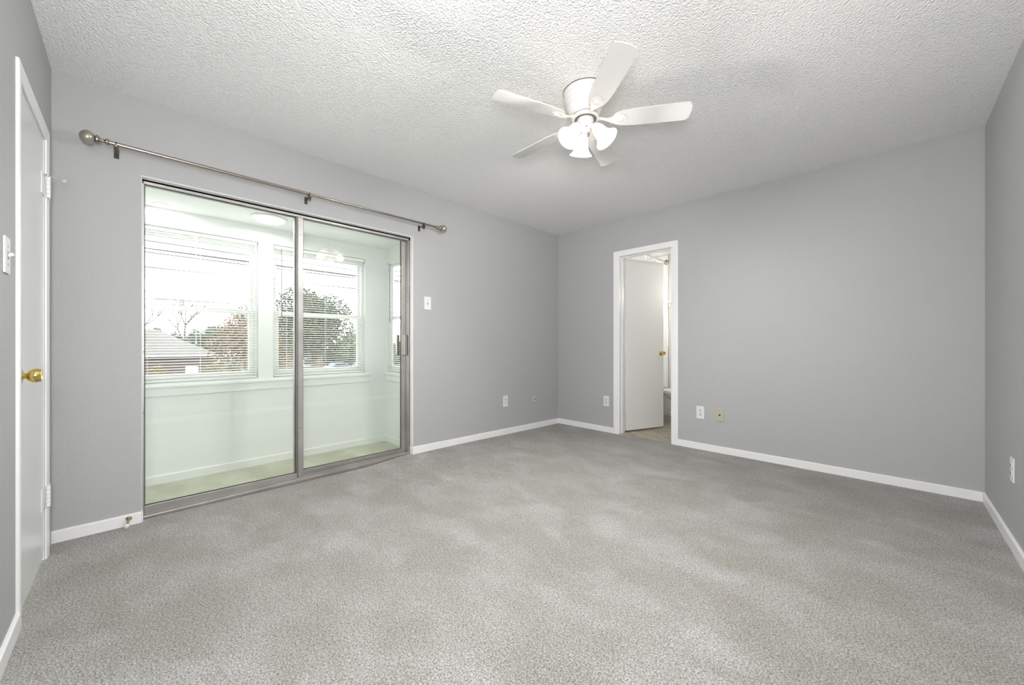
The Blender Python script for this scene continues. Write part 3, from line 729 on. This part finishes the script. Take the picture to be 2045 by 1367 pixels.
for j in range(rows + 1):
    z = 2.155 - (2.155 - .20) * j / rows; row = []
    for i in range(n + 1):
        y = BY + .06 + .94 * i / n
        x = .79 + .024 * math.sin(i * .62) + .012 * math.sin(i * .23 + j * .12)
        row.append(mb.bm.verts.new((x, y, z)))
    gg.append(row)
for j in range(rows):
    for i in range(n): mb.bm.faces.new([gg[j][i], gg[j][i + 1], gg[j + 1][i + 1], gg[j + 1][i]])
cu = build('shower_curtain', mb, M['curtain'], smooth=True)
tag(cu, 'white pleated shower curtain behind the bathroom door', 'shower curtain')
# wall shelf
sh = thing('wall_shelf', (1.12, BYE, 1.60), 'small white shelf above the toilet on the bathroom wall', 'shelf')
build('board', MB().box(.835, 1.40, BYE - .12, BYE - .001, 1.610, 1.630, .003), M['trim'], sh)
build('bracket', MB().box(.86, .88, BYE - .09, BYE - .001, 1.545, 1.610, .003), M['trim'], sh)
build('bracket', MB().box(1.34, 1.36, BYE - .09, BYE - .001, 1.545, 1.610, .003), M['trim'], sh)
build('rail', MB().tube([(.84, BYE - .05, 1.560), (1.39, BYE - .05, 1.560)], .008, 12), M['trim'], sh, True)
# toilet: bowl facing the tub, tank on the right wall
TX, TY = 1.150, 5.33
toi = thing('toilet', (TX, TY, 0), 'white toilet partly hidden behind the bathroom door frame', 'toilet')
def oval(mb, prof, cx, cy, n=40):
    """prof rows: (halfwidth, front length, back length, z, y offset)"""
    rings = []
    for hw, lf, lb, z, dy in prof:
        rg = []
        for i in range(n):
            t = 2 * PI * i / n; s, c = math.sin(t), math.cos(t)
            rg.append(mb.bm.verts.new((cx + dy - (lf if c > 0 else lb) * c, cy + hw * s, z)))
        rings.append(rg)
    for A, B in zip(rings, rings[1:]):
        for i in range(n):
            j = (i + 1) % n; mb.bm.faces.new([A[i], A[j], B[j], B[i]])
    mb.bm.faces.new(rings[0][::-1]); mb.bm.faces.new(rings[-1])
    return mb
build('bowl', oval(MB(), [(.115, .14, .20, .0, .10), (.118, .15, .20, .02, .10), (.100, .10, .19, .06, .10), (.085, .07, .18, .16, .10), (.095, .10, .18, .23, .09), (.140, .19, .20, .30, .05), (.170, .245, .21, .355, .01), (.178, .255, .21, .385, 0)], TX, TY), M['ceramic'], toi, True)
build('seat', oval(MB(), [(.184, .262, .20, .387, 0), (.188, .266, .20, .392, 0), (.188, .266, .20, .404, 0), (.184, .262, .20, .408, 0)], TX, TY), M['vinyl'], toi, True)
build('lid', oval(MB(), [(.186, .264, .20, .409, 0), (.190, .268, .20, .414, 0), (.188, .266, .20, .424, 0), (.176, .25, .19, .430, 0)], TX, TY), M['vinyl'], toi, True)
build('tank', MB().box(BXR - .22, BXR - .02, TY - .21, TY + .21, .40, .74, .02), M['ceramic'], toi, True)
build('tank_lid', MB().box(BXR - .23, BXR - .012, TY - .22, TY + .22, .74, .775, .01), M['ceramic'], toi, True)
build('tank_neck', MB().box(BXR - .36, BXR - .1, TY - .12, TY + .12, .0, .41, .03), M['ceramic'], toi, True)

# ------------------------------------------------------------------ outdoors
GZ = -2.9
gm = mat('dry_lawn', (.11, .11, .085), .9, var=(.25, .3)); asph = mat('pale_asphalt', (.13, .13, .13), .9, var=(.8, .12))
gr = struct('trim_ground', MB().box(-140, -3, -70, 110, GZ - .3, GZ), gm, 'pale lawn outside far below the windows', 'ground')
gr.name = 'lawn'
rd = struct('road', MB().box(-50.5, -44.5, -60, 100, GZ, GZ + .03), asph, 'pale road between the lawn and the houses', 'road')
def brick_mat(name, c1, c2, mo):
    m = bpy.data.materials.new(name); nt, N, L, b = nodes_of(m); g = N.new('ShaderNodeNewGeometry'); sp = N.new('ShaderNodeSeparateXYZ'); cb = N.new('ShaderNodeCombineXYZ')
    L.new(g.outputs['Position'], sp.inputs[0]); ad = N.new('ShaderNodeMath'); L.new(sp.outputs['X'], ad.inputs[0]); L.new(sp.outputs['Y'], ad.inputs[1]); L.new(ad.outputs[0], cb.inputs['X']); L.new(sp.outputs['Z'], cb.inputs['Y'])
    t = N.new('ShaderNodeTexBrick'); t.inputs['Scale'].default_value = 4; t.inputs['Color1'].default_value = (*c1, 1); t.inputs['Color2'].default_value = (*c2, 1); t.inputs['Mortar'].default_value = (*mo, 1)
    L.new(cb.outputs[0], t.inputs['Vector']); L.new(t.outputs['Color'], b.inputs['Base Color']); b.inputs['Roughness'].default_value = .9; return m
bk = brick_mat('red_brick', (.12, .075, .065), (.09, .06, .055), (.14, .125, .12))
shing = mat('pale_shingle', (.135, .125, .118), .9, var=(3, .15)); dark = mat('dark_window', (.05, .06, .07), .2); gut = mat('white_gutter', (.85, .85, .85), .4)
def house(x0, x1, y0, y1, ez, rz, wallm, label, hip, ovh=.6, nwin=3):
    h = thing('house', ((x0 + x1) / 2, (y0 + y1) / 2, GZ), label, 'house')
    build('wall', MB().box(x0, x1, y0, y1, GZ, ez), wallm, h)
    X0, X1, Y0, Y1 = x0 - ovh, x1 + ovh, y0 - ovh, y1 + ovh; xm = (X0 + X1) / 2
    mb = MB(); V = [mb.bm.verts.new(p) for p in ((X0, Y0, ez), (X1, Y0, ez), (X1, Y1, ez), (X0, Y1, ez), (xm, Y0 + hip, rz), (xm, Y1 - hip, rz))]
    for f in ((0, 1, 4), (1, 2, 5, 4), (2, 3, 5), (3, 0, 4, 5), (3, 2, 1, 0)): mb.bm.faces.new([V[i] for i in f])
    build('roof', mb, shing, h)
    build('gutter', MB().box(X1 - .05, X1 + .12, Y0, Y1, ez - .14, ez + .06, .02), gut, h)
    for k in range(nwin):
        yy = y0 + (y1 - y0) * (k + .5) / nwin
        w = build('window', MB().box(x1 - .05, x1 + .05, yy - .8, yy + .8, GZ + .9, GZ + 2.0), gut, h)
        build('pane', MB().box(x1 - .04, x1 + .07, yy - .7, yy + .7, GZ + 1.0, GZ + 1.9), dark, w)
    return h
house(-72.5, -60.6, -14, 7.9, -.4, 3.05, bk, 'brick house with a pale hip roof seen through the left window', 6.2, nwin=0)
house(-62, -54, 15.8, 19.4, .6, 2.6, mat('brown_siding', (.16, .115, .08), .8), 'brown house behind the big tree in the middle window', 1.2, nwin=1)
def leaves(mb, c, rx, ry, rz_, n, s, rnd, shell=.5):
    for i in range(n):
        while True:
            v = Vector((rnd.uniform(-1, 1), rnd.uniform(-1, 1), rnd.uniform(-1, 1)))
            if shell ** 2 < v.length_squared < 1 or (v.length_squared < 1 and rnd.random() < .25): break
        p = Vector((c[0] + v.x * rx, c[1] + v.y * ry, c[2] + v.z * rz_)); q = Euler((rnd.uniform(0, 6), rnd.uniform(0, 6), rnd.uniform(0, 6))).to_matrix()
        k = s * rnd.uniform(.6, 1.3)
        vs = [mb.bm.verts.new(p + q @ Vector(u)) for u in ((-k, 0, 0), (0, -k * .5, k * .12), (k, 0, 0), (0, k * .5, k * .12))]
        mb.bm.faces.new(vs)
bark = mat('grey_brown_bark', (.17, .14, .11), .9, var=(3, .3))
def tree(c, rx, rz_, n, s, col, label, cat='tree', name='tree', trunk=.22, lobes=5, seed=1):
    rnd = random.Random(seed)
    t = thing(name, (c[0], c[1], GZ), label, cat)
    mb = MB().tube([(c[0], c[1], GZ), (c[0] + .1, c[1] - .1, (GZ + c[2]) / 2), (c[0], c[1], c[2])], [trunk * 1.3, trunk, trunk * .6], 10)
    for k in range(5):
        a = 2 * PI * k / 5; mb.tube([(c[0], c[1], c[2] - rz_ * .7), (c[0] + rx * .6 * math.cos(a), c[1] + rx * .6 * math.sin(a), c[2] + rz_ * .2)], [trunk * .5, trunk * .15], 7)
    build('trunk', mb, bark, t, True)
    mb = MB()
    for k in range(lobes):
        a = rnd.uniform(0, 2 * PI); f = .45 if k else 0
        leaves(mb, (c[0] + rx * f * math.cos(a), c[1] + rx * f * math.sin(a), c[2] + rnd.uniform(-.3, .3) * rz_), rx * .68, rx * .68, rz_ * .72, n // lobes, s, rnd)
    build('crown', mb, mat(name + '_leaves', col, .8, var=(1.2, .35)), t)
    return t
tree((-29.6, 10.7, 2.5), 2.7, 3.3, 11000, .13, (.075, .085, .05), 'large dark leafy tree seen through the middle window', seed=3, trunk=.3)
tree((-40.4, 8.5, 1.5), 3.8, 3.6, 8000, .15, (.17, .115, .07), 'orange brown autumn tree seen through both windows', seed=5)
tree((-79, 11.2, 1.6), 4.2, 2.8, 3000, .30, (.10, .115, .08), 'green evergreen tree behind the brick house', seed=8)
tree((-55.5, 25.5, 1.2), 4.0, 3.0, 3000, .30, (.15, .19, .12), 'pale green tree at the right of the middle window', seed=9)
rnd = random.Random(33)
for hx0, hy0, hy1, hz, hc, hl in ((-64, 19.8, 46, 3.9, (.10, .115, .08), 'long dark hedge beyond the road in the middle window'), (-96, -34, 24, 6.2, (.11, .12, .09), 'long green hedge on the skyline behind the brick house')):
    mb = MB(); n_ = 2600 if hx0 > -70 else 3600
    for i in range(n_):
        p = Vector((hx0 + rnd.uniform(-.8, .8), rnd.uniform(hy0, hy1), 0)); p.z = GZ + hz * (1 + .12 * math.sin(p.y * .7) + .08 * math.sin(p.y * 2.3)) * rnd.random() ** .6
        q = Euler((rnd.uniform(0, 6), rnd.uniform(0, 6), rnd.uniform(0, 6))).to_matrix(); k = rnd.uniform(.35, .6)
        mb.bm.faces.new([mb.bm.verts.new(p + q @ Vector(u)) for u in ((-k, 0, 0), (0, -k * .6, .1), (k, 0, 0), (0, k * .6, .1))])
    hg = build('hedge', mb, mat('hedge_leaves', hc, .85, var=(.8, .3)), base=(hx0, (hy0 + hy1) / 2, GZ)); tag(hg, hl, 'hedge')
rnd = random.Random(21)
for i, (bx_, by_, col, sz) in enumerate(((-51.8, -2.0, (.20, .17, .06), .95), (-51.8, 0.1, (.21, .18, .06), .9), (-52, 2.15, (.20, .17, .06), .85), (-52.2, 6.7, (.17, .17, .07), .9), (-52.3, 8.75, (.15, .18, .08), .85))):
    mb = MB(); leaves(mb, (bx_, by_, GZ + .80), sz, sz, .85, 700, .11, rnd, .3)
    o = build('bush', mb, mat('bush_leaves', col, .85, var=(3, .25)), base=(bx_, by_, GZ))
    tag(o, ('yellow green bush at the left end of the row before the brick house', 'yellow green bush second in the row before the brick house', 'yellow green bush third in the row before the brick house',
            'bush just right of the white utility box', 'dull green bush at the right end before the brick house')[i], 'bush', 'bushes in front of the brick house')
# bare trees behind the brick roof
def bare(loc, hgt, lab, seed):
    rnd = random.Random(seed); t = thing('bare_tree', loc, lab, 'tree'); mb = MB()
    def br(p, d, ln, r, dep):
        q = p + d * ln; mb.tube([p, (p + q) / 2 + Vector((rnd.uniform(-.05, .05) * ln, rnd.uniform(-.05, .05) * ln, 0)), q], [r, r * .85, r * .65], 5, False)
        if dep <= 0: return
        for _ in range(3 if dep > 2 else 2):
            nd = (d + Vector((rnd.uniform(-.7, .7), rnd.uniform(-.7, .7), rnd.uniform(-.2, .45)))).normalized(); br(q, nd, ln * rnd.uniform(.62, .8), r * .62, dep - 1)
    br(Vector(loc), Vector((0, 0, 1)), hgt * .36, hgt * .022, 6)
    build('branches', mb, mat('bare_bark', (.12, .11, .10), .9), t)
bare((-77, 0.0, GZ), 11.5, 'bare leafless tree behind the left part of the brick roof', 4)
bare((-88, 7.0, GZ), 12.0, 'bare leafless tree behind the right slope of the brick roof', 11)
# utility box
ub = thing('utility_box', (-55.3, 5.2, GZ), 'white utility box on the lawn in front of the brick house', 'utility box')
build('cabinet', MB().box(-55.8, -54.8, 4.65, 5.75, GZ, GZ + 1.25, .05), gut, ub); build('vent', MB().box(-54.81, -54.77, 5.25, 5.65, GZ + .55, GZ + 1.0), mat('vent_grey', (.5, .5, .5), .6), ub)
# parked car
cx, cy = -48.6, 19.6
car = thing('car', (cx, cy, GZ), 'pale blue parked car seen low in the middle window', 'car')
cb_ = mat('pale_blue_car_paint', (.18, .25, .32), .25)
prof = [(-2.1, .35), (-2.1, .75), (-1.9, .88), (-1.25, .95), (-.75, 1.42), (.55, 1.45), (1.15, .98), (1.9, .85), (2.1, .65), (2.1, .35)]
build('body', MB().ext(prof, lambda u, v, t: (cx + t, cy + u, GZ + .03 + v), -.85, .85), cb_, car)
build('side_window', MB().ext([(-1.05, .97), (-.68, 1.34), (.48, 1.36), (.95, .99)], lambda u, v, t: (cx + t, cy + u, GZ + .03 + v), .84, .87), dark, car)
for sx_ in (-.75, .75):
    for sy_ in (-1.3, 1.3):
        build('wheel', MB().lathe([(0, -.1), (.30, -.1), (.32, -.05), (.32, .05), (.30, .1), (0, .1)], axis_m((cx + sx_, cy + sy_, GZ + .35), (1, 0, 0)), 20), M['alu_dark'], car, True)
# power lines
wire_m = mat('black_cable', (.06, .06, .06), .6)
labs = ('power line crossing highest in the windows', 'second power line from the top', 'third power line from the top, thick cable', 'fourth power line from the top', 'fifth power line, thin and low', 'lowest thin power line across both windows')
for i, (z0, z1, r, x) in enumerate(((5.75, 5.25, .022, -16.0), (5.45, 5.15, .020, -16.1), (5.30, 4.95, .036, -16.2), (5.15, 5.02, .020, -16.3), (4.66, 4.62, .020, -16.4), (3.55, 3.60, .020, -16.5))):
    pts = []
    for k in range(41):
        t = k / 40; y = -22 + 52 * t
        sag = .45 + .08 * i
        pts.append((x, y, z0 * (1 - t) + z1 * t - 4 * sag * t * (1 - t)))
    o = build('power_line', MB().tube(pts, r, 6), wire_m, base=pts[0]); tag(o, labs[i], 'power line', 'power lines outside the sunroom windows')
